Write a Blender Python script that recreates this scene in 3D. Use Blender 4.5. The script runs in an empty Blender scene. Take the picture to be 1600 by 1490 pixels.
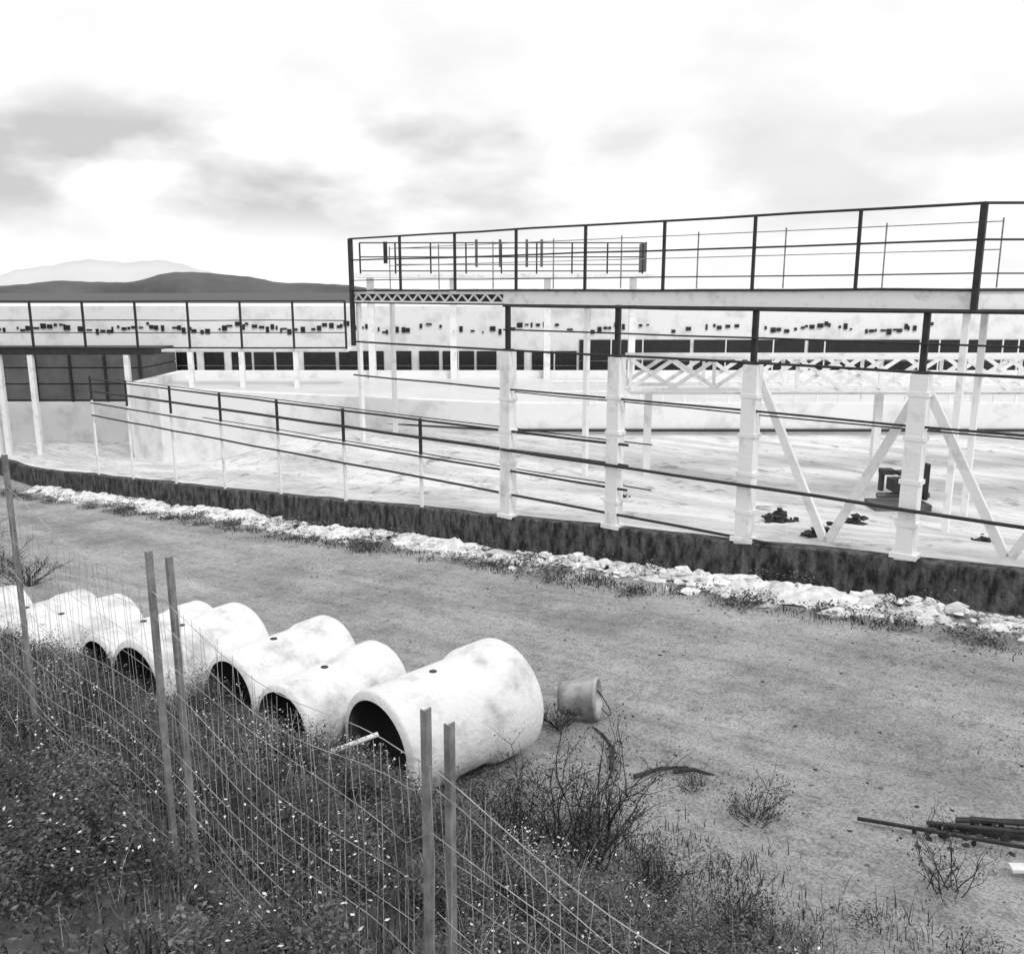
import bpy, math, random
import numpy as np
from mathutils import Vector, Matrix
random.seed(7); np.random.seed(7)
scene=bpy.context.scene
scene.view_settings.view_transform='Standard'
try: scene.view_settings.look='None'
except Exception: pass
scene.view_settings.exposure=0

# ------------------------------------------------------------ materials
def mat(name, c1, c2=None, scale=5.0, rough=0.85, bump=0.0, bscale=None, detail=8, island=0.0, lo=0.35, hi=0.65, streak=None, metallic=0.0):
    m=bpy.data.materials.new(name); m.use_nodes=True
    nt=m.node_tree; N=nt.nodes; L=nt.links
    b=N['Principled BSDF']; b.inputs['Roughness'].default_value=rough; b.inputs['Metallic'].default_value=metallic
    if c2 is None: c2=c1*0.8
    tc=N.new('ShaderNodeTexCoord'); mp=N.new('ShaderNodeMapping')
    L.new(tc.outputs['Object'],mp.inputs['Vector'])
    if streak: mp.inputs['Scale'].default_value=streak
    n=N.new('ShaderNodeTexNoise'); n.inputs['Scale'].default_value=scale; n.inputs['Detail'].default_value=detail; n.inputs['Roughness'].default_value=0.65
    L.new(mp.outputs[0],n.inputs['Vector'])
    r=N.new('ShaderNodeValToRGB'); r.color_ramp.elements[0].position=lo; r.color_ramp.elements[1].position=hi
    r.color_ramp.elements[0].color=(c2,c2,c2,1); r.color_ramp.elements[1].color=(c1,c1,c1,1)
    L.new(n.outputs['Fac'],r.inputs['Fac'])
    out=r.outputs['Color']
    if island>0:
        g=N.new('ShaderNodeNewGeometry'); mr=N.new('ShaderNodeMapRange')
        mr.inputs['To Min'].default_value=1-island; mr.inputs['To Max'].default_value=1+island
        L.new(g.outputs['Random Per Island'],mr.inputs['Value'])
        mx=N.new('ShaderNodeVectorMath'); mx.operation='SCALE'
        L.new(out,mx.inputs[0]); L.new(mr.outputs[0],mx.inputs['Scale']); out=mx.outputs[0]
    L.new(out,b.inputs['Base Color'])
    if bump>0:
        n2=N.new('ShaderNodeTexNoise'); n2.inputs['Scale'].default_value=bscale or scale*4; n2.inputs['Detail'].default_value=6
        L.new(tc.outputs['Object'],n2.inputs['Vector'])
        bp=N.new('ShaderNodeBump'); bp.inputs['Strength'].default_value=bump; bp.inputs['Distance'].default_value=0.03
        L.new(n2.outputs['Fac'],bp.inputs['Height']); L.new(bp.outputs[0],b.inputs['Normal'])
    return m

M_dark=mat('dark_painted_steel',0.030,0.010,8,0.6)
M_white=mat('white_painted_steel',0.84,0.60,4,0.6,0.15,20,lo=.32,hi=.48)
M_whitec=mat('white_concrete',0.84,0.62,1.3,0.9,0.2,10,lo=.32,hi=.5)
M_grey=mat('weathered_grey_panel',0.14,0.08,1.2,0.8,0.1,8)
M_glass=mat('dark_window_glass',0.02,0.01,2,0.25)
M_wall=mat('stained_retaining_concrete',0.16,0.012,7,0.95,0.9,14,streak=(1.3,1.3,0.5),lo=0.40,hi=0.70,detail=12)
M_pipe=mat('cast_concrete',0.78,0.46,2.6,0.85,0.35,25,lo=0.34,hi=0.5,detail=12)
M_pipein=mat('pipe_interior_shade',0.07,0.035,3,0.95,0.2,20)  # near-black concrete: shade inside pipes and holes painted into the colour
M_rubble=mat('pale_rubble',0.86,0.55,9,0.95,0.6,20,island=0.25)
M_zinc=mat('galvanised_steel',0.30,0.13,14,0.6,0.1,40)
M_wire=mat('fence_wire',0.50,0.2,9,0.5)
M_grass=mat('grass_blades',0.08,0.014,1.6,0.8,island=0.85)
M_leaf=mat('weed_leaves',0.12,0.012,2.5,0.7,island=0.95)
M_straw=mat('dry_stalks',0.45,0.22,5,0.9,island=0.4)
M_twig=mat('dead_twigs',0.055,0.02,8,0.9,island=0.4)
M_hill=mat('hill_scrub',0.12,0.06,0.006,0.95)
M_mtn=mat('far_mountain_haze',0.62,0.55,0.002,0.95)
M_wood=mat('charred_wood',0.05,0.015,9,0.9,0.4,30)
M_pail=mat('dirty_plastic',0.55,0.20,5,0.6)
M_water=mat('pale_basin_water',0.75,0.6,0.4,0.35)

# ------------------------------------------------------------ mesh helper
class MB:
    def __init__(s): s.v=[]; s.f=[]; s.m=[]; s.mats=[]
    def mi(s,m):
        if m not in s.mats: s.mats.append(m)
        return s.mats.index(m)
    def box(s,c,size,m,ax=None):
        i=s.mi(m); o=len(s.v); c=Vector(c)
        A=[Vector(a) for a in (ax or ((1,0,0),(0,1,0),(0,0,1)))]
        for dx in(-.5,.5):
            for dy in(-.5,.5):
                for dz in(-.5,.5):
                    s.v.append(tuple(c+A[0]*dx*size[0]+A[1]*dy*size[1]+A[2]*dz*size[2]))
        for q in((0,1,3,2),(4,6,7,5),(0,4,5,1),(2,3,7,6),(0,2,6,4),(1,5,7,3)):
            s.f.append(tuple(o+k for k in q)); s.m.append(i)
    def bar(s,a,b,w,h,m):
        a=Vector(a);b=Vector(b);d=(b-a); L=d.length; d=d/L
        up=Vector((0,0,1)) if abs(d.z)<0.95 else Vector((1,0,0))
        if abs(d.z)>=0.95: up=Vector((DX,DY,0))
        side=d.cross(up).normalized(); u2=side.cross(d).normalized()
        s.box((a+b)/2,(L,w,h),m,(d,side,u2))
    def tube(s,pts,r,m,n=6):
        i=s.mi(m); pts=[Vector(p) for p in pts]; o=len(s.v); K=len(pts)
        for k,p in enumerate(pts):
            d=(pts[min(k+1,K-1)]-pts[max(k-1,0)]).normalized()
            up=Vector((0,0,1)) if abs(d.z)<0.9 else Vector((1,0,0))
            a=d.cross(up).normalized(); b=a.cross(d)
            rr=r[k] if isinstance(r,(list,tuple)) else r
            for j in range(n):
                t=2*math.pi*j/n
                s.v.append(tuple(p+a*math.cos(t)*rr+b*math.sin(t)*rr))
        for k in range(K-1):
            for j in range(n):
                s.f.append((o+k*n+j,o+k*n+(j+1)%n,o+(k+1)*n+(j+1)%n,o+(k+1)*n+j)); s.m.append(i)
        s.f.append(tuple(o+j for j in range(n))[::-1]); s.m.append(i)
        s.f.append(tuple(o+(K-1)*n+j for j in range(n))); s.m.append(i)
    def lathe(s,org,axis,prof,n,mlist,closed=False):
        org=Vector(org);axis=Vector(axis).normalized()
        a=axis.cross(Vector((0,0.05,1))).normalized(); b=a.cross(axis); o=len(s.v)
        for (x,r) in prof:
            for j in range(n):
                t=2*math.pi*j/n
                s.v.append(tuple(org+axis*x+a*math.cos(t)*r+b*math.sin(t)*r))
        K=len(prof)
        for k in range(K if closed else K-1):
            k2=(k+1)%K
            for j in range(n):
                s.f.append((o+k*n+j,o+k*n+(j+1)%n,o+k2*n+(j+1)%n,o+k2*n+j)); s.m.append(s.mi(mlist[k]))
    def rock(s,c,r,m,flat=1.0):
        i=s.mi(m); o=len(s.v); n=6
        sc=[random.uniform(.6,1.5),random.uniform(.6,1.5),random.uniform(.4,1.1)*flat]
        ph=random.random()*6
        rings=[(-.6,.8),(0,1.0),(.55,.65)]
        for z,q in rings:
            for j in range(n):
                t=2*math.pi*j/n+ph; k=random.uniform(.55,1.3)*q
                s.v.append((c[0]+math.cos(t)*r*k*sc[0],c[1]+math.sin(t)*r*k*sc[1],c[2]+z*r*sc[2]*random.uniform(.6,1.2)))
        s.v.append((c[0]+random.uniform(-.2,.2)*r,c[1],c[2]+r*.75*sc[2]))
        for k in range(2):
            for j in range(n):
                s.f.append((o+k*n+j,o+k*n+(j+1)%n,o+(k+1)*n+(j+1)%n,o+(k+1)*n+j)); s.m.append(i)
        for j in range(n):
            s.f.append((o+2*n+j,o+2*n+(j+1)%n,o+3*n)); s.m.append(i)
    def obj(s,name,parent=None,smooth=False):
        me=bpy.data.meshes.new(name); me.from_pydata(s.v,[],s.f)
        for m in s.mats: me.materials.append(m)
        me.polygons.foreach_set('material_index',s.m)
        if smooth: me.polygons.foreach_set('use_smooth',[True]*len(s.f))
        me.update()
        ob=bpy.data.objects.new(name,me); scene.collection.objects.link(ob)
        if parent: ob.parent=parent
        return ob
def empty(name):
    e=bpy.data.objects.new(name,None); scene.collection.objects.link(e); return e
def fast_mesh(name,V,F,mats,mi=None,parent=None,smooth=False):
    me=bpy.data.meshes.new(name)
    me.from_pydata(V.tolist() if hasattr(V,'tolist') else V,[],F.tolist() if hasattr(F,'tolist') else F)
    for m in mats: me.materials.append(m)
    if mi is not None: me.polygons.foreach_set('material_index',mi)
    if smooth: me.polygons.foreach_set('use_smooth',[True]*len(me.polygons))
    me.update()
    ob=bpy.data.objects.new(name,me); scene.collection.objects.link(ob)
    if parent: ob.parent=parent
    return ob

# ------------------------------------------------------------ terrain frame
DX,DY=-0.766,0.643        # direction of the site (road, wall, walkways)
NX,NY=0.643,0.766         # across it
def st(X,Y): return DX*X+DY*Y, NX*X+NY*Y
def xy(s,t): return DX*s+NX*t, DY*s+NY*t
T_WALL=10.5; S0=2.74
def sm(a,b,x):
    u=np.clip((x-a)/(b-a),0,1); return u*u*(3-2*u)
def base(s):
    return -0.085*(np.clip(s,-3,27)-S0)
_w=[(random.uniform(0,6.28),random.uniform(.6,7),random.uniform(0,6.28)) for _ in range(26)]
def bumps(X,Y):
    z=0
    for a,k,p in _w: z=z+np.sin((X*math.cos(a)+Y*math.sin(a))*k+p)/(k+0.6)
    return z*0.012
BT=[-60,-1,0.3,1.4,2.2,2.9,3.3,3.7,4.1]; BZ=[1.9,1.85,1.75,1.40,1.10,0.76,0.46,0.14,0]
def hgt(X,Y):
    X=np.asarray(X,float);Y=np.asarray(Y,float)
    s,t=st(X,Y)
    z=base(s)
    bank=np.interp(t,BT,BZ)
    bank=np.where(t>1.4,bank*(0.72+0.28*sm(1.0,4.0,s)),bank)  # the bank dies away to the right
    bank=bank+0.32*sm(4.6,5.8,s)*sm(3.0,3.6,t)*(1-sm(4.9,6.2,t))  # low berm the small pipes rest on
    amp=1+2.2*(1-sm(3.0,4.2,t))
    ruts=-0.03*np.exp(-((t-6.4-.1*np.sin(s*.5))/.22)**2)-0.03*np.exp(-((t-8.1-.1*np.sin(s*.5))/.22)**2)
    road=z+bank+bumps(X,Y)*amp*(1-0.6*sm(200,400,np.abs(t)))+ruts
    yard=(z+0.45)*(1-sm(11.2,14.2,t)*(1-sm(17.0,23.0,s)*(1-sm(24,60,t))))
    return np.where(t<T_WALL,road,yard)
def H(x,y): return float(hgt(x,y))

def grid(name,S,T,mats,off=0.0,fn=None):
    SS,TT=np.meshgrid(S,T,indexing='ij')
    if fn is not None: SS,TT=fn(SS,TT)
    X,Y=xy(SS,TT)
    Z=hgt(X,Y)+off
    V=np.stack([X,Y,Z],-1).reshape(-1,3)
    n,m=SS.shape
    idx=np.arange(n*m).reshape(n,m)
    F=np.stack([idx[:-1,:-1],idx[1:,:-1],idx[1:,1:],idx[:-1,1:]],-1).reshape(-1,4)
    return fast_mesh(name,V,F[:,::-1],mats,smooth=True)

# ground
SG=np.arange(-14,34,0.16)
TG=np.concatenate([np.arange(10.64,16.6,0.24),[17,18.5,20,23,27,32,38,44]])
S=np.concatenate([[-4000,-1500,-500,-150,-60,-25],SG,[38,45,70,150,400,1200,4000]])
T=np.concatenate([[-4000,-1200,-300,-60,-20,-8,-4],np.arange(-3,10.3,0.16),[10.4,10.499,10.501],TG,[60,100,200,500,1500,5000]])
grid('ground',S,T,[mat('ground_soil',0.13,0.04,1.8,0.95,0.6,10)])

def layered(name,ang,strech,layers,bump,bsc):
    m=bpy.data.materials.new(name); m.use_nodes=True
    nt=m.node_tree;N=nt.nodes;L=nt.links;b=N['Principled BSDF'];b.inputs['Roughness'].default_value=0.95
    tc=N.new('ShaderNodeTexCoord')
    mp=N.new('ShaderNodeMapping'); mp.inputs['Rotation'].default_value=(0,0,math.radians(ang)); L.new(tc.outputs['Object'],mp.inputs['Vector'])
    mp2=N.new('ShaderNodeMapping'); mp2.inputs['Scale'].default_value=strech; L.new(mp.outputs[0],mp2.inputs['Vector'])
    out=None
    for (sc,d,r_,a,b_,ca,cb,st_) in layers:
        n=N.new('ShaderNodeTexNoise'); n.inputs['Scale'].default_value=sc;n.inputs['Detail'].default_value=d;n.inputs['Roughness'].default_value=r_
        L.new((mp2 if st_ else mp).outputs[0],n.inputs['Vector'])
        r=N.new('ShaderNodeValToRGB'); e=r.color_ramp.elements; e[0].position=a;e[1].position=b_;e[0].color=(ca,ca,ca,1);e[1].color=(cb,cb,cb,1)
        L.new(n.outputs['Fac'],r.inputs['Fac'])
        if out is None: out=r.outputs['Color']
        else:
            v=N.new('ShaderNodeVectorMath'); v.operation='MULTIPLY'; L.new(out,v.inputs[0]);L.new(r.outputs['Color'],v.inputs[1]); out=v.outputs[0]
    L.new(out,b.inputs['Base Color'])
    n=N.new('ShaderNodeTexNoise'); n.inputs['Scale'].default_value=bsc;n.inputs['Detail'].default_value=10;n.inputs['Roughness'].default_value=.7
    L.new(tc.outputs['Object'],n.inputs['Vector'])
    bp=N.new('ShaderNodeBump');bp.inputs['Strength'].default_value=bump;bp.inputs['Distance'].default_value=.03
    L.new(n.outputs['Fac'],bp.inputs['Height']);L.new(bp.outputs[0],b.inputs['Normal'])
    return m
M_dirt=layered('packed_dirt',40,(0.22,1.6,1),[(1.3,12,.75,.36,.64,.33,.54,1),(46,6,.85,.40,.54,.46,1.08,0),(9,12,.8,.40,.48,.64,1.0,0),(0.7,8,.7,.38,.55,.72,1.05,0)],1.0,26)
def wob(SS,TT):
    lim=3.80+0.18*np.sin(SS*1.7)+0.12*np.sin(SS*4.1+1)
    TT=np.where(TT<3.9,lim,TT); return SS,TT
grid('dirt_road',np.arange(-9,31,0.16),np.concatenate([[3.8],np.arange(4.2,10.36,0.12)]),[M_dirt],0.006,wob)
M_yard=layered('worn_yard_concrete',40,(0.35,1.6,1),[(0.9,9,.65,.36,.6,.50,.78,1),(7,10,.75,.36,.47,.60,1.0,1),(1.3,9,.7,.36,.43,.5,1.0,0)],.3,12)
grid('concrete_yard',SG,TG,[M_yard],0.008)

# ------------------------------------------------------------ retaining wall
w=MB()
ss=np.arange(-9,30,0.5)
im=w.mi(M_wall)
for k,s in enumerate(ss):
    b=float(base(s)); top=b+0.5+random.uniform(-.02,.02)
    for t,z in((T_WALL-.13,b-.4),(T_WALL-.10,top-.02),(T_WALL-.08,top),(T_WALL+.10,top),(T_WALL+.12,b-.4)):
        x,y=xy(s,t); w.v.append((x,y,z))
    if k:
        o=(k-1)*5
        for q in range(4):
            w.f.append((o+q,o+q+1,o+5+q+1,o+5+q)); w.m.append(im)
w.obj('retaining_wall')

# ------------------------------------------------------------ near walkway frame on the wall
P0=Vector((4.65,9.8,0)); D=Vector((DX,DY,0))
def P(s,z,off=0.0):
    return Vector((P0.x+DX*s+NX*off,P0.y+DY*s+NY*off,z))
def gz(s):
    return float(base(s+S0))+0.49
nw=empty('steel_walkway')
b=MB()
B3=((DX,DY,0),(NX,NY,0),(0,0,1))
COLS=(-4.05,-1.95,.12,2.12,4.15,6.15)
for s in COLS:
    z0=gz(s)-.05
    b.box(P(s,(z0+2.6)/2),(0.19,0.18,2.6-z0),M_white,B3)
    b.box(P(s,z0+.08),(0.30,0.21,0.06),M_white,B3)
    for k in range(4): b.box(P(s,z0+.45+k*.5),(0.235,0.19,0.05),M_white,B3)
b.obj('columns',nw)
b=MB()
for s in COLS:
    b.box(P(s,2.94),(0.065,0.06,0.70),M_dark,B3)
    b.box(P(s,2.62),(0.14,0.12,0.03),M_dark,B3)
b.obj('upper_posts',nw)
b=MB()
def rail(mb,s0,s1,z,r,m=M_dark,off=-.05,sag=.012,z1=None):
    n=max(2,int(abs(s1-s0)/1.0)); pts=[]
    for k in range(n+1):
        f=k/n; pts.append(P(s0+(s1-s0)*f,(z if z1 is None else z+(z1-z)*f)+random.uniform(-sag,sag)*.6,off))
    mb.tube(pts,r,m,6)
rail(b,-5,6.2,3.28,.022); rail(b,-5,6.2,2.93,.013); rail(b,-5,9.75,2.62,.018)
rail(b,-5,9.75,2.02,.015); rail(b,-5,6.2,1.97,.010,M_dark,.05)
rail(b,-5,6.2,1.07,.022,M_dark,-.12)
b.obj('rails',nw)
b=MB()
for s0 in(2.12,.12,-1.95):
    b.bar(P(s0,2.5,.13),P(s0-1.0,gz(s0-1)+.08,.13),.06,.10,M_white)
    b.bar(P(s0-1.05,gz(s0-1)+.08,.13),P(s0-2.0,2.5,.13),.06,.10,M_white)
b.obj('diagonal_braces',nw)

# lower railing
lr=empty('ramp_railing')
b=MB()
for s in(8.1,10.15,12.2,14.25,16.3,18.35,20.2):
    z0=gz(s)-.1
    b.box(P(s,(0.75+1.38)/2,-.02),(0.045,0.04,0.63),M_dark,B3)
    b.box(P(s,(z0+.75)/2,-.02),(0.05,0.045,.75-z0),M_white,B3)
b.obj('posts',lr)
b=MB()
rail(b,3.9,20.2,1.38,.020,z1=1.30); rail(b,3.9,20.2,1.08,.028,z1=1.0); rail(b,3.9,20.2,.74,.018,z1=.68); rail(b,-5,20.2,.36,.020)
rail(b,3.9,20.2,1.30,.010,M_dark,.6,z1=1.24); rail(b,3.9,16,.62,.010,M_dark,.6)
b.obj('rails',lr)

# left raised platform, further back
lw=empty('raised_platform')
b=MB(); LX,LY=-5.15,27.8
for k in range(0,15):
    b.box((LX-1.62*k,LY,2.47),(0.06,0.06,1.46),M_dark)
for z,r in((3.20,.030),(2.62,.017),(2.25,.017),(1.78,.03)):
    b.tube([(LX-2.3*k,LY-.001,z+random.uniform(-.01,.01)) for k in range(0,11)],r,M_dark)
b.obj('railing',lw)
b=MB()
b.box((LX-13.5,LY+.6,1.66),(15,1.2,0.20),M_dark)
b.box((LX-2.9,LY+.6,1.68),(5.8,1.0,0.08),M_white)
b.obj('deck',lw)
b=MB()
for px in(-1.6,-3.3,-4.9,-6.9,-9.9,-10.9,-11.2):
    x=LX+px; b.box((x,LY+.08,-.3),(.15,.15,3.9),M_white)
b.obj('legs',lw)

# ------------------------------------------------------------ upper walkway
U0=Vector((6.4,12.5,0))
def UP(s,z,off=0): return Vector((U0.x+DX*s+NX*off,U0.y+DY*s+NY*off,z))
uw=empty('elevated_walkway')
b=MB()
for k in range(9):
    big=k in(0,8)
    s=13.2*k/8
    zb=3.52 if not big else (3.2 if k==0 else 2.25)
    b.box(UP(s,(4.68+zb)/2),(0.045 if not big else .085,0.045 if not big else .085,4.68-zb),M_dark,B3)
for k in range(1,6): b.box((U0.x+1.75*k,U0.y,4.1),(.05,.05,1.16),M_dark)
for z,r in((4.67,.022),(4.19,.017),(3.74,.012),(3.52,.022)):
    b.tube([UP(13.2*k/10,z+random.uniform(-.01,.01)) for k in range(11)],r,M_dark)
    b.tube([(U0.x,U0.y,z),(U0.x+4,U0.y,z+.005),(U0.x+9,U0.y,z)],r,M_dark)
b.tube([UP(0,3.24,-.02),UP(13.2,3.24,-.02)],.018,M_dark)
b.tube([(U0.x,U0.y-.02,3.24),(U0.x+9,U0.y-.02,3.24)],.018,M_dark)
b.obj('railing',uw)
b=MB()
for k in range(9): b.box(UP(13.2*k/8,4.05,1.2),(0.02,0.02,1.0),M_zinc,B3)
for z in(4.5,4.1): b.tube([UP(0,z,1.2),UP(13.2,z,1.2)],.009,M_zinc)
b.obj('rear_railing',uw)
b=MB()
b.bar(UP(0,3.38,.05),UP(8.6,3.38,.05),.06,.24,M_white)
b.bar(UP(0,3.46,.62),UP(13.2,3.46,.62),1.05,.05,M_white)
b.box((U0.x+4.5,U0.y+.05,3.38),(9,.06,.24),M_white)
b.box((U0.x+4.5,U0.y+.65,3.46),(9,1.05,.05),M_white)
b.obj('deck',uw)
b=MB()
b.bar(UP(8.6,3.46,.05),UP(13.2,3.46,.05),.05,.04,M_white); b.bar(UP(8.6,3.27,.05),UP(13.2,3.27,.05),.05,.04,M_white)
for k in range(14):
    s=8.6+4.6*k/14; q=4.6/14
    b.bar(UP(s,3.29,.05),UP(s+q/2,3.44,.05),.03,.03,M_white); b.bar(UP(s+q/2,3.44,.05),UP(s+q,3.29,.05),.03,.03,M_white)
b.bar(UP(8.6,3.365,.16),UP(13.2,3.365,.16),.02,.16,M_dark)
b.obj('lattice_girder',uw)
b=MB()
for s in(0.1,6.6,13.1):
    for off in(.1,1.15):
        p=UP(s,0,off); z0=H(p.x,p.y)-.1
        b.box((p.x,p.y,(z0+3.25)/2),(.09,.09,3.25-z0),M_white,B3)
b.obj('legs',uw)

# far gantry with its own railing
fg=empty('service_gantry')
b=MB()
Yg=30
for x in np.linspace(-5,4.3,9): b.box((x,Yg,4.55),(.05,.05,1.0),M_dark)
for z in(5.05,4.6,4.15): b.tube([(-5,Yg,z),(4.3,Yg,z)],.022,M_dark)
for z in(4.95,4.4): b.tube([(-4.0,Yg+1.5,z),(4.5,Yg+1.5,z)],.02,M_grey)
for x in(-1.2,-.4,.5,1.0): b.box((x,Yg+.8,4.75),(.09,.09,.9),M_grey)
b.box((4.4,Yg+.7,4.6),(.06,1.4,.95),M_grey)
b.box((-4.2,Yg+.3,4.75),(.12,.12,.7),M_dark)
b.obj('railing',fg)
b=MB(); b.box((-.3,Yg+.7,4.0),(10,1.6,.12),M_white)
for x in(-4.8,-2,1.2,4.1): b.box((x,Yg+.7,1.9),(.22,.22,4.1),M_white)
b.obj('deck',fg)

# ------------------------------------------------------------ settling basin
sb=empty('settling_basin')
b=MB()
pts=[(18,22.0),(-.2,22.0),(-10,25.4),(-11.5,27.0),(-11.5,31.0),(18,31.0)]
def wallseg(p,q,z0,z1,th,m):
    d=Vector((q[0]-p[0],q[1]-p[1],0)); L=d.length; d/=L; n=Vector((-d.y,d.x,0))
    c=Vector(((p[0]+q[0])/2,(p[1]+q[1])/2,(z0+z1)/2)); b.box(c,(L+th*.5,th,z1-z0),m,(d,n,(0,0,1)))
for i in range(6): wallseg(pts[i],pts[(i+1)%6],-2.0,.78+.003*i,.3,M_whitec)
b.obj('walls',sb)
fast_mesh('water_surface',[(x,y,.55) for x,y in pts],[(5,4,3,2,1,0)],[M_water],parent=sb)
b=MB()
b.tube([(-.2,21.8,.12),(18,21.8,.12)],.04,M_dark); b.tube([(-.2,21.8,.12),(-4,23.2,.12)],.025,M_dark)  # thin dark tube tracing the line along the basin foot
b.obj('basin_foot_line',sb)
b=MB()
for x in np.arange(1.0,18,.55):
    b.box((x,22,1.05),(.05,.05,.55),M_white)
for z in(1.3,1.05): b.tube([(1,22,z),(18,22,z)],.03,M_white)
b.obj('basin_rail',sb)

# lattice truss bridge
tb=empty('lattice_truss_bridge')
b=MB(); Yt=16.4; x0,x1=2.2,13
for yy in(Yt,Yt+.9):
    b.box(((x0+x1)/2,yy,2.30),(x1-x0,.07,.06),M_white); b.box(((x0+x1)/2,yy,1.72),(x1-x0,.07,.06),M_white)
    n=14; q=(x1-x0)/n
    for k in range(n):
        a=x0+k*q
        b.bar((a,yy+.004,1.75),(a+q,yy+.004,2.27),.035,.07,M_white)
        if (k//2)%2==0 or yy>Yt: b.bar((a,yy-.04,2.27),(a+q,yy-.04,1.75),.035,.07,M_white)
        if k%2==0: b.box((a,yy+.06,2.01),(.06,.04,.52),M_white)
b.box(((x0+x1)/2,Yt+.45,1.64),(x1-x0,.8,.04),M_white)
for x in(2.6,7.0,11.4): b.box((x,Yt+.45,.8),(.13,.13,1.66),M_white)
b.obj('truss',tb)

# ------------------------------------------------------------ industrial building behind
ib=empty('industrial_building')
Yb=34
b=MB()
b.box((0,Yb+4,.45),(70,8,5.0),M_whitec)
b.obj('walls',ib)
b=MB(); g=MB()
x=-26; k=0
while x<30:
    left=x<2.5
    wd=random.choice([.75,.75,1.2,1.7]) if left else 4.2
    zc,hh=(.55,1.45) if left else (.65,2.1)
    b.box((x+wd/2,Yb-.02,zc),(wd,.08,hh),M_glass)
    g.box((x+wd/2,Yb-.08,zc-hh/2-.05),(wd+.1,.12,.08),M_white)
    n=int(wd/.6)
    for j in range(1,n):
        if random.random()<(.6 if left else .25): g.box((x+wd*j/n,Yb-.08,zc),(.045,.05,hh),M_white)
    g.box((x+wd*.5,Yb-.085,zc+hh*.12),(wd,.04,.035),M_grey)
    x+=wd+(random.choice([.1,.14,.3]) if left else .15); k+=1
x=-26
while x<16:
    wd=random.uniform(.05,.22)
    dens=.9 if x<-5 else .7
    if random.random()<dens: b.box((x+wd/2,Yb-.015-random.uniform(0,.02),2.15+.1*math.sin(x*1.7)+random.uniform(-.08,.08)),(wd,.05,random.uniform(.05,.22)),M_glass)
    x+=wd+random.uniform(.0,.16)
b.obj('windows',ib); g.obj('window_frames',ib)

# grey panelled tank on left
gt=empty('storage_tank')
b=MB()
for k in range(3,6): b.box((-16.4,32.2-.01*k,-1.6+.56*k),(7.4,3.0,.52),M_grey)
for k in range(2,6): b.box((-16.4,32.2,-1.32+.56*k),(7.3,2.9,.05),M_dark)
b.box((-16.4,32.1,-1.30),(7.8,3.3,2.1),M_whitec)
b.obj('panels',gt)
b=MB()
for k in range(7): b.box((-20.0+1.2*k,30.60,.67),(.07,.08,1.84),M_dark)
b.obj('ribs',gt)

# ------------------------------------------------------------ yard clutter
b=MB()
for (cx,cy,r) in((3.95,12.6,.26),(5.1,12.8,.2),(4.1,11.35,.22),(1.9,15.0,.10),(6.4,11.6,.14)):
    for _ in range(30):
        x=cx+random.gauss(0,r*.5);y=cy+random.gauss(0,r*.35); b.rock((x,y,H(x,y)+abs(random.gauss(0,r*.3))),random.uniform(.12,.35)*r,M_wood)
b.obj('debris_heap')
vb=empty('valve_manifold'); b=MB()
x,y=6.35,14.2; z=H(x,y)
b.box((x,y,z+.40),(.30,.3,.20),M_dark); b.box((x-.22,y,z+.62),(.2,.2,.08),M_dark); b.box((x+.42,y,z+.45),(.06,.16,.6),M_dark); b.tube([(x-.35,y,z+.22),(x+.5,y,z+.22)],.05,M_grey,8)
b.box((x+.05,y-.02,z+.60),(.24,.2,.06),M_dark); b.box((x-.3,y,z+.45),(.06,.1,.3),M_dark); b.box((x,y,z+.05),(.9,.5,.12),M_grey)
b.obj('body',vb)

# ------------------------------------------------------------ concrete pipes
AX=Vector((0.73,0.683,0)).normalized(); R1=Vector((-.91,.42,0)).normalized()
def pipe(x,y,r,L,yaw=0,lift=0,name='concrete_pipe',cf=1.07):
    e=empty(name)
    ax=Matrix.Rotation(yaw,3,'Z')@AX
    s,t=st(x,y); zg=float(base(s))
    s2,t2=st(x+ax.x*L,y+ax.y*L)
    ax=Vector((ax.x,ax.y,(float(base(s2))-zg)/L)).normalized()
    ri=r*.84; rc=r*cf
    z=zg+rc+lift-.01
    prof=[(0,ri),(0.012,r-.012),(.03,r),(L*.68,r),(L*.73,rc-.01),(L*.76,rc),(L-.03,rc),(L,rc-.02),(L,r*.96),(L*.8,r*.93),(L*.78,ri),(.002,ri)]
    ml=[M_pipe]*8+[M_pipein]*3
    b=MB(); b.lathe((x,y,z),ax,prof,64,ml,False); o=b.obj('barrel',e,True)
    mod=o.modifiers.new('edge','EDGE_SPLIT'); mod.split_angle=math.radians(50)
    b=MB(); c=Vector((x,y,z))+ax*L*.42; up=Vector((0,0,1))
    b.lathe(c+up*(r-.008),(0.02,0,1),[(0,.03),(.010,.03),(.010,.001)],12,[M_pipein]*2); b.obj('lifting_hole_shade',e)  # raised dark disc paints the shade of a lifting hole
    return e
pipe(-.96,5.75,.42,1.25,0.02,.02,cf=1.1)
px,py=-.96+R1.x*.78,5.75+R1.y*.78
rad=[.31,.33,.38,.34,.37,.35,.37,.34,.36,.35]; stag=[-.05,.10,-.08,.14,-.05,.12,-.06,.15,0,.1]
for k in range(10):
    o=stag[k]; pipe(px+AX.x*o,py+AX.y*o,rad[k],1.05,.15+random.uniform(-.05,.05),.33 if k else .24)
    nx=rad[min(k+1,9)]; q=(rad[k]+nx)*1.05
    px+=R1.x*q;py+=R1.y*q

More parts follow.
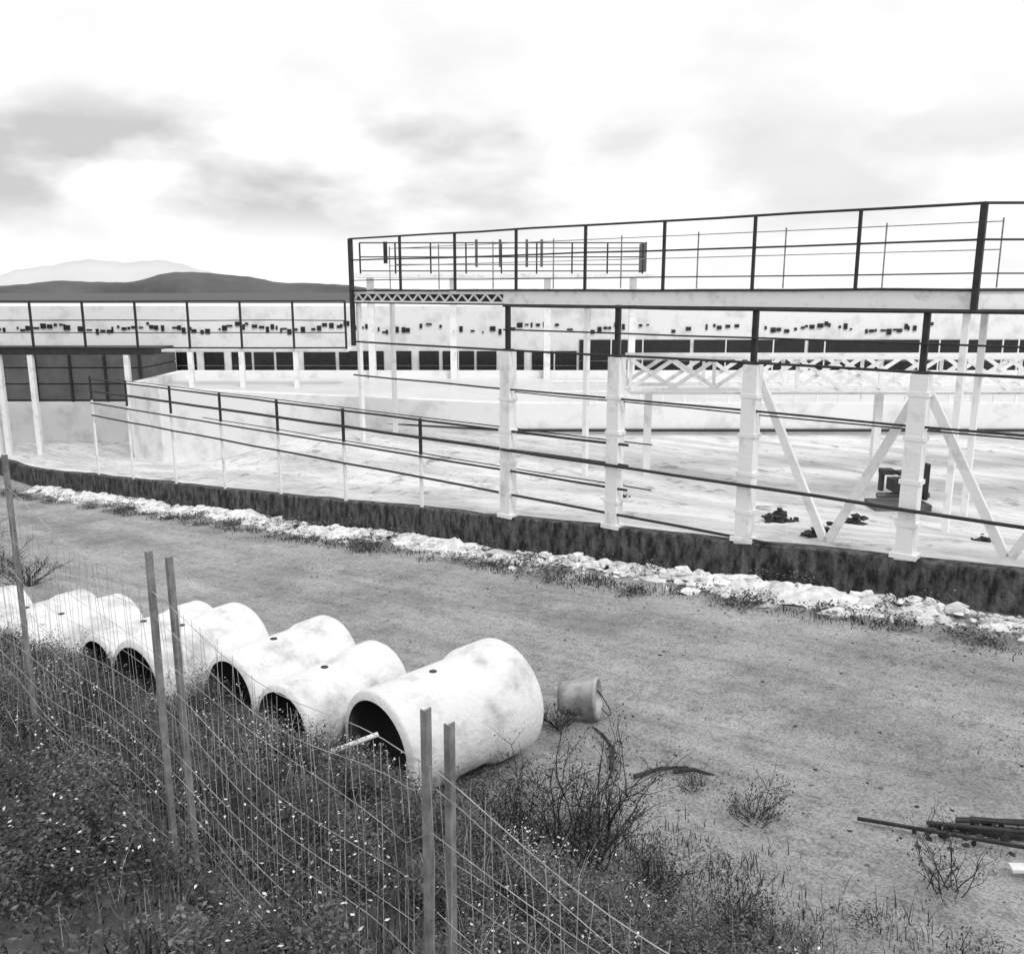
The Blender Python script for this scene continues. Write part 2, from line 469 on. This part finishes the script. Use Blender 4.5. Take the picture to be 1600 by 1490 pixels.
# ------------------------------------------------------------ wire fence
wf=empty('wire_fence')
FP=[(2.1,-.3),(.93,.85),(-.19,1.98),(-1.29,3.1),(-2.58,4.37),(-3.82,5.62),(-5.05,6.9)]
ZT=[2.45,2.46,2.50,2.57,2.72,2.62,2.6]
def fl(u):
    k=min(int(u),len(FP)-2); f=u-k
    return FP[k][0]*(1-f)+FP[k+1][0]*f, FP[k][1]*(1-f)+FP[k+1][1]*f, ZT[k]*(1-f)+ZT[k+1]*f
b=MB()
for i,(x,y) in enumerate(FP):
    if i==0: continue
    for j,(ox,oy) in enumerate(((-.03,.02),(.03,-.015)) if i!=3 else ((-.045,.01),(.042,.0))):
        if i==4 and j==0: continue
        X=x+ox;Y=y+oy
        z0=H(X,Y)-.2; zt=ZT[i]-(0.02 if j else 0)
        lean=random.uniform(-.02,.02)
        b.bar((X,Y,z0),(X+lean,Y,zt),.004,.020,M_zinc); b.bar((X+.010,Y+.009,z0),(X+.010+lean,Y+.009,zt),.020,.004,M_zinc)
b.obj('posts',wf)
b=MB()
nu=len(FP)-1
U=np.arange(1.0,nu+.001,1/14)
zs=[.04,.12,.20,.28,.37,.46,.56,.66,.76,.86,.95]
def fz(u,h):
    x,y,zt=fl(u); sag=.09*math.sin(u*math.pi)**2*h; g=H(x,y)
    return x,y,g+(zt-.10-g)*h-sag
for hi,h in enumerate(zs):
    ph=random.random()*6
    pts=[]
    for u in U:
        x,y,z=fz(u,h); o=.020*math.sin(u*5+ph)
        pts.append((x+.7*o,y+.7*o,z+.014*math.sin(u*7+ph*2)))
    b.tube(pts,.0012 if hi not in(0,10) else .0017,M_wire,4)
u=1.0
while u<nu:
    pts=[]
    for hh in(.03,.33,.65,.95):
        o=random.uniform(-.012,.012)
        x,y,z=fz(min(u+random.uniform(-.006,.006),nu-.001),hh); pts.append((x+o,y+o,z))
    b.tube(pts,.0010,M_wire,3)
    u+=.028+random.uniform(-.004,.004)
b.obj('wire_mesh',wf)

# ------------------------------------------------------------ vegetation
def blades(name,X,Y,hmin,hmax,wd,m,lean=.5,parent=None,zoff=-.01):
    n=len(X); Z=hgt(X,Y)+zoff
    h=np.random.uniform(hmin,hmax,n)*np.random.uniform(.5,1,n); a=np.random.uniform(0,6.283,n); l=np.random.uniform(0.05,lean,n)*h
    wv=wd*np.random.uniform(.5,1.3,n)
    sx,sy=-np.sin(a)*wv,np.cos(a)*wv; lx,ly=np.cos(a)*l,np.sin(a)*l
    V=np.empty((n,5,3))
    V[:,0]=np.stack([X-sx,Y-sy,Z],-1);V[:,1]=np.stack([X+sx,Y+sy,Z],-1)
    V[:,2]=np.stack([X+sx*.8+lx*.35,Y+sy*.8+ly*.35,Z+h*.6],-1);V[:,3]=np.stack([X-sx*.8+lx*.35,Y-sy*.8+ly*.35,Z+h*.6],-1)
    V[:,4]=np.stack([X+lx,Y+ly,Z+h],-1)
    o=np.arange(n)*5
    Q=np.stack([o,o+1,o+2,o+3],-1).tolist(); T_=np.stack([o+3,o+2,o+4],-1).tolist()
    return fast_mesh(name,V.reshape(-1,3),Q+T_,[m],parent=parent)
def leaves(name,X,Y,hz,size,m,parent=None):
    n=len(X); Z=hgt(X,Y)+hz
    a=np.random.uniform(0,6.283,n); L=size*np.random.uniform(.5,1.4,n); t=np.random.uniform(-.6,.9,n)
    dx,dy,dz=np.cos(a)*np.cos(t)*L,np.sin(a)*np.cos(t)*L,np.sin(t)*L
    sx,sy=-np.sin(a)*L*.28,np.cos(a)*L*.28
    V=np.empty((n,4,3))
    V[:,0]=np.stack([X,Y,Z],-1);V[:,1]=np.stack([X+dx*.5+sx,Y+dy*.5+sy,Z+dz*.6],-1)
    V[:,2]=np.stack([X+dx,Y+dy,Z+dz*.8],-1);V[:,3]=np.stack([X+dx*.5-sx,Y+dy*.5-sy,Z+dz*.6],-1)
    o=np.arange(n)*4
    return fast_mesh(name,V.reshape(-1,3),np.stack([o,o+1,o+2,o+3],-1),[m],parent=parent)
def clumpy(n,s0,s1,t0,t1,k,sp):
    cs=np.random.uniform(s0,s1,k);ct=np.random.uniform(t0,t1,k); i=np.random.randint(0,k,n)
    return cs[i]+np.random.normal(0,sp,n),ct[i]+np.random.normal(0,sp,n)
gr=empty('grass')
s=np.random.uniform(-1.5,11.5,60000);t=np.random.uniform(.6,3.9,60000)
keep=np.random.rand(60000)<(1-sm(3.3,3.9,t+.25*np.sin(s*3)))
X,Y=xy(s[keep],t[keep]); blades('blades',X,Y,.03,.12,.0035,M_grass,1.1,gr)
s,t=clumpy(14000,-1,11,.8,3.3,240,.08); X,Y=xy(s,t); blades('tall_blades',X,Y,.08,.26,.0033,M_grass,1.0,gr)
k=900; cs=np.random.uniform(-1,11,k);ct=np.random.uniform(.7,3.5,k);rr=np.random.uniform(.06,.24,k);hh=np.random.uniform(.08,.34,k)
n=270000; i=np.random.randint(0,k,n); a=np.random.uniform(0,6.283,n); q=np.sqrt(np.random.rand(n))
s=cs[i]+rr[i]*q*np.cos(a); t=ct[i]+rr[i]*q*np.sin(a); z=hh[i]*np.sqrt(np.clip(1-q*q,0,1))*np.random.uniform(.35,1.1,n)
X,Y=xy(s,t); leaves('weed_leaves',X,Y,z,.019,M_leaf,gr)
s,t=clumpy(4500,-1,11,.9,3.5,240,.16); X,Y=xy(s,t); blades('dry_stalks',X,Y,.12,.40,.0014,M_straw,1.0,gr)
s,t=clumpy(2600,0,11,.9,3.5,110,.10); X,Y=xy(s,t); leaves('flower_heads',X,Y,np.random.uniform(.10,.32,len(X)),.015,M_rubble,gr)
wd=empty('roadside_weeds')
s,t=clumpy(12000,-2,6,3.4,4.6,90,.12); X,Y=xy(s,t); blades('margin_tufts',X,Y,.03,.15,.0033,M_grass,1.2,wd)
s,t=clumpy(26000,-2,4.2,3.1,4.6,130,.10); X,Y=xy(s,t); leaves('margin_leaves',X,Y,np.random.uniform(.0,.10,len(X)),.02,M_leaf,wd)
s,t=clumpy(11000,-6,27,9.15,9.6,120,.12); X,Y=xy(s,t); blades('wall_foot_tufts',X,Y,.03,.11,.006,M_grass,1.2,wd)
s,t=clumpy(12000,-6,27,9.15,9.7,110,.13); X,Y=xy(s,t); leaves('wall_foot_leaves',X,Y,np.random.uniform(.0,.10,len(X)),.045,M_leaf,wd)
s,t=clumpy(6000,-6,27,9.8,10.32,30,.12); t=np.minimum(t,10.34); X,Y=xy(s,t); leaves('wall_base_leaves',X,Y,np.random.uniform(.0,.20,len(X)),.045,M_leaf,wd)
s,t=clumpy(4200,-2,14,4.6,9.2,60,.15); X,Y=xy(s,t); blades('road_tufts',X,Y,.01,.05,.004,M_grass,1.4,wd)

def bush(name,x,y,h,n,spread,leaf=0,m=M_twig,r0=.006):
    e=empty(name); b=MB(); z=H(x,y)-.02; tips=[]
    def grow(p,d,L,r,dep):
        q=[p]
        for k in range(3):
            d=(d+Vector((random.gauss(0,.18),random.gauss(0,.18),random.gauss(.03,.1)))).normalized(); p=p+d*L/3; q.append(p)
        b.tube(q,[r,r*.85,r*.7,r*.5],m,4); tips.extend(q[1:])
        if dep>0:
            for _ in range(random.randint(2,3)):
                pp=q[random.randint(1,3)]; dd=(d+Vector((random.gauss(0,.6),random.gauss(0,.6),random.gauss(.1,.3)))).normalized()
                grow(pp,dd,L*random.uniform(.45,.75),r*.6,dep-1)
    for k in range(n):
        a=random.random()*6.28; d=Vector((math.cos(a)*spread,math.sin(a)*spread,1)).normalized()
        grow(Vector((x+random.gauss(0,.03*h*3),y+random.gauss(0,.03*h*3),z)),d,h*random.uniform(.4,.65),r0,2)
    b.obj('branches',e)
    if leaf:
        V=[];F=[]
        for k in range(leaf):
            p=random.choice(tips)+Vector((random.gauss(0,.03),random.gauss(0,.03),random.gauss(0,.03))); L=random.uniform(.008,.024)
            a=Vector((random.gauss(0,1),random.gauss(0,1),random.gauss(0,1))).normalized(); c=a.cross(Vector((.3,.5,.8))).normalized()
            o=len(V); V+= [tuple(p),tuple(p+a*L*.5+c*L*.3),tuple(p+a*L),tuple(p+a*L*.5-c*L*.3)]; F.append((o,o+1,o+2,o+3))
        fast_mesh('leaves',V,F,[M_leaf],parent=e)
bush('dead_bush',.42,4.75,1.0,30,.45,6000)
bush('dead_bush',.0,4.7,.65,16,.55,3000)
bush('dead_bush',.85,4.45,.45,12,.7,1500)
bush('dead_bush',1.62,5.3,.36,14,1.0,1100,r0=.004)
bush('dead_bush',1.3,5.75,.22,9,1.3,300,r0=.004)
bush('dead_bush',2.45,4.45,.5,11,.6,700,r0=.004)
bush('dead_bush',1.25,4.25,.35,10,.8,800,r0=.004)
for (bx,by,bh) in((-7.6,12.4,.8),(-8.6,13.2,1.0),(-6.8,11.8,.6),(-7.9,12.0,.7),(-8.9,14.0,.8)):
    bush('dead_bush',bx,by,bh,18,.9,2600,r0=.008)

# ------------------------------------------------------------ rubble along wall foot
b=MB()
segs=[(-6,5.6,6.5),(5.6,9.5,3.2),(9.5,26,4.2)]
for a,c,dn in segs:
    for _ in range(int((c-a)*62*dn)):
        s=random.uniform(a,c)
        if math.sin(s*2.7)+math.sin(s*1.13+2)<-1.0 and random.random()<.8: continue
        t=9.96+.14*math.sin(s*1.3)+random.gauss(0,.17)
        if t>10.33: continue
        x,y=xy(s,t); r=random.choice([.012,.015,.02,.02,.025,.03,.035,.04,.05,.07,.10])*random.uniform(.7,1.3)
        b.rock((x,y,H(x,y)+r*.25+.09*max(0,1-abs(t-10)*5)),r,M_rubble,.8)
b.obj('rubble_pile')
hs=np.arange(-7,26,.05); ht=np.linspace(9.50,10.36,22)
SS,TT=np.meshgrid(hs,ht,indexing='ij'); Xh,Yh=xy(SS,TT)
prof=np.clip(1-((TT-9.95-.12*np.sin(SS*1.3)-.04*np.sin(SS*6.1))/(.29+.07*np.sin(SS*3.7)+.03*np.sin(SS*9.1)))**2,0,1)
amp=.085+.045*np.sin(SS*2.1)+.05*np.sin(SS*5.3+1)+.035*np.sin(SS*11.3)-.16*np.exp(-((SS-7.3)/1.0)**2)
nz=np.random.normal(0,1,Xh.shape); nz=(nz+np.roll(nz,1,0)+np.roll(nz,1,1)+np.roll(nz,-1,0))/2
Zh=hgt(Xh,Yh)-.015+prof*(np.clip(amp,-.03,.22)+nz*.016)
idx=np.arange(Xh.size).reshape(Xh.shape)
F=np.stack([idx[:-1,:-1],idx[:-1,1:],idx[1:,1:],idx[1:,:-1]],-1).reshape(-1,4)
fast_mesh('lime_spoil_heap',np.stack([Xh,Yh,Zh],-1).reshape(-1,3),F,[M_rubble],smooth=True)
b=MB()
for _ in range(2200):
    s=random.uniform(-4,20); t=random.uniform(4.0,9.6); x,y=xy(s,t); r=random.uniform(.004,.018)
    b.rock((x,y,H(x,y)+r*.3),r,random.choice([M_dirt,M_dirt,M_wood,M_grey]))
b.obj('gravel')

# ------------------------------------------------------------ debris
b=MB(); b.bar((2.26,5.22,H(2.26,5.22)+.05),(3.3,4.66,H(3.3,4.66)+.07),.02,.018,M_wood); b.obj('wooden_plank')
e=empty('timber_pile'); b=MB()
for k in range(6):
    x=2.72+random.uniform(-.08,.25);y=5.12+random.uniform(-.08,.08); q=random.uniform(-.12,.12)
    b.bar((x,y,H(x,y)+.02+.010*k),(x+random.uniform(.6,.9),y-.3+q,H(x+.8,y-.3)+.03+.008*k),random.uniform(.02,.05),.016,M_wood)
for _ in range(60):
    x=3.0+random.gauss(0,.25);y=5.0+random.gauss(0,.08); b.rock((x,y,H(x,y)+random.uniform(.0,.06)),random.uniform(.008,.03),M_wood)
b.obj('timbers',e)
b=MB(); b.bar((2.9,4.58,H(2.9,4.58)+.06),(3.45,4.5,H(3.4,4.5)+.07),.07,.02,M_white); b.obj('white_board')
b=MB(); b.tube([(-1.42,5.0,.60),(-1.1,5.02,.72),(-.83,5.04,.82)],.016,M_white,8); b.obj('plastic_conduit')
e=empty('plastic_bucket'); b=MB()
x,y=.42,7.15; z=float(base(st(x,y)[0]))
b.lathe((x,y,z+.17),(1,-.25,.12),[(0,.001),(0,.13),(.03,.145),(.15,.152),(.30,.165),(.31,.18),(.34,.18),(.34,.155),(.03,.11)],24,[M_pail]*8); b.obj('shell',e,True)
b=MB(); pts=[]
for k in range(9):
    a=math.pi*k/8; pts.append((x+.33+.1*math.sin(a),y-.1-.17*math.cos(a),z+.21-.13*math.sin(a)))
b.tube(pts,.005,M_dark,5); b.obj('handle',e)
bush('dead_bush',.42,6.95,.36,14,.9,1400,r0=.005)
b=MB()
for (x,y,l,a) in((.9,5.95,.45,.3),(.8,6.4,.4,1.9),(1.2,6.0,.3,-.2),(.75,6.1,.35,1.4)):
    b.tube([(x,y,H(x,y)+.03),(x+l*.5*math.cos(a),y+l*.5*math.sin(a),H(x,y)+.06),(x+l*math.cos(a),y+l*math.sin(a),H(x,y)+.03)],[.018,.015,.008],M_wood,6)
b.obj('fallen_branch')

# ------------------------------------------------------------ hills
def ridge(name,R,m,fn,depth,zb=-30):
    V=[];F=[];n=260
    for k in range(n+1):
        az=math.radians(-60+120*k/n)
        h=fn(math.degrees(az))
        for j,(rr,hh) in enumerate(((R,zb),(R+depth*.5,h*.6),(R+depth,h),(R+depth*2,zb))):
            V.append((math.sin(az)*rr,math.cos(az)*rr,hh))
    for k in range(n):
        for j in range(3):
            o=k*4+j; F.append((o,o+4,o+5,o+1))
    return fast_mesh(name,V,F,[m],smooth=True)
def hf(a):
    g=lambda c,w,h: h*math.exp(-((a-c)/w)**2)
    return 6+g(-20.2,2.3,33)+g(-16.8,2.4,26)+g(-26,3.5,18)+g(-12,3,14)+.8*math.sin(a*2.3)+.5*math.sin(a*6.1)
def mf(a):
    g=lambda c,w,h: h*math.exp(-((a-c)/w)**2)
    return 10+g(-25,4,92)+g(-20,3,75)+g(-29,3,20)+4*math.sin(a*1.7)+2.5*math.sin(a*5)
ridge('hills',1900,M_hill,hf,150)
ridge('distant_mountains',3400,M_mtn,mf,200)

# ------------------------------------------------------------ world & sun
sun_el=math.radians(50); sun_az=math.radians(150)   # azimuth from +Y toward +X: sun high behind the viewer's right
wr=bpy.data.worlds.new("World"); scene.world=wr; wr.use_nodes=True
nt=wr.node_tree;N=nt.nodes;L=nt.links
bg=N['Background']
sky=N.new('ShaderNodeTexSky'); sky.sky_type='NISHITA'; sky.sun_disc=False; sky.sun_elevation=sun_el; sky.sun_rotation=sun_az
bw=N.new('ShaderNodeRGBToBW'); L.new(sky.outputs[0],bw.inputs[0])
tc=N.new('ShaderNodeTexCoord'); mp=N.new('ShaderNodeMapping'); mp.inputs['Scale'].default_value=(1.0,1.0,2.3); mp.inputs['Location'].default_value=(0.35,4.2,1.9)
L.new(tc.outputs['Generated'],mp.inputs['Vector'])
n1=N.new('ShaderNodeTexNoise'); n1.inputs['Scale'].default_value=5.2; n1.inputs['Detail'].default_value=9; n1.inputs['Roughness'].default_value=.50; n1.inputs['Distortion'].default_value=.1
L.new(mp.outputs[0],n1.inputs['Vector'])
r1=N.new('ShaderNodeValToRGB'); r1.color_ramp.elements[0].position=.43; r1.color_ramp.elements[1].position=.60
r1.color_ramp.elements[0].color=(0,0,0,1); r1.color_ramp.elements[1].color=(1,1,1,1)
L.new(n1.outputs['Fac'],r1.inputs['Fac'])
sx=N.new('ShaderNodeSeparateXYZ'); L.new(tc.outputs['Generated'],sx.inputs[0])
r2=N.new('ShaderNodeValToRGB'); els=r2.color_ramp.elements
els[0].position=.045; els[0].color=(.08,.08,.08,1); els[1].position=.09; els[1].color=(1,1,1,1)
e_=els.new(.16); e_.color=(1,1,1,1); e_=els.new(.205); e_.color=(.10,.10,.10,1); e_=els.new(.6); e_.color=(.4,.4,.4,1)
L.new(sx.outputs['Z'],r2.inputs['Fac'])
r3=N.new('ShaderNodeMapRange'); r3.inputs['From Min'].default_value=-.1; r3.inputs['From Max'].default_value=.12; r3.inputs['To Min'].default_value=1; r3.inputs['To Max'].default_value=.45
L.new(sx.outputs['X'],r3.inputs['Value'])
mu0=N.new('ShaderNodeMath'); mu0.operation='MULTIPLY'; L.new(r1.outputs[0],mu0.inputs[0]); L.new(r3.outputs[0],mu0.inputs[1])
mu=N.new('ShaderNodeMath'); mu.operation='MULTIPLY'; L.new(mu0.outputs[0],mu.inputs[0]); L.new(r2.outputs[0],mu.inputs[1])
n2=N.new('ShaderNodeTexNoise'); n2.inputs['Scale'].default_value=6; n2.inputs['Detail'].default_value=8; L.new(mp.outputs[0],n2.inputs['Vector'])
mr=N.new('ShaderNodeMapRange'); mr.inputs['From Min'].default_value=.35; mr.inputs['From Max'].default_value=.7; mr.inputs['To Min'].default_value=11.6; mr.inputs['To Max'].default_value=9.8
L.new(n2.outputs['Fac'],mr.inputs['Value'])
mx=N.new('ShaderNodeMix'); mx.data_type='FLOAT'
L.new(mu.outputs[0],mx.inputs[0]); L.new(mr.outputs[0],mx.inputs[2]); mx.inputs[3].default_value=6.4
my=N.new('ShaderNodeMix'); my.data_type='FLOAT'; my.inputs[0].default_value=.95
L.new(bw.outputs[0],my.inputs[2]); L.new(mx.outputs[0],my.inputs[3])
L.new(my.outputs[0],bg.inputs['Color']); bg.inputs['Strength'].default_value=.1
sl=bpy.data.lights.new('sun','SUN'); sl.energy=1.5; sl.angle=math.radians(12); sl.color=(1,1,1)
so=bpy.data.objects.new('sun',sl); scene.collection.objects.link(so)
dv=Vector((math.sin(sun_az)*math.cos(sun_el),math.cos(sun_az)*math.cos(sun_el),math.sin(sun_el)))
so.rotation_euler=dv.to_track_quat('Z','Y').to_euler(); so.location=(0,0,30)

# ------------------------------------------------------------ camera
cd=bpy.data.cameras.new('camera'); cd.sensor_width=36; cd.lens=31.16; cd.clip_end=12000; cd.clip_start=.05
co=bpy.data.objects.new('camera',cd); scene.collection.objects.link(co)
co.location=(0,0,3.5); co.rotation_euler=(math.radians(90-11.83),0,0)
scene.camera=co
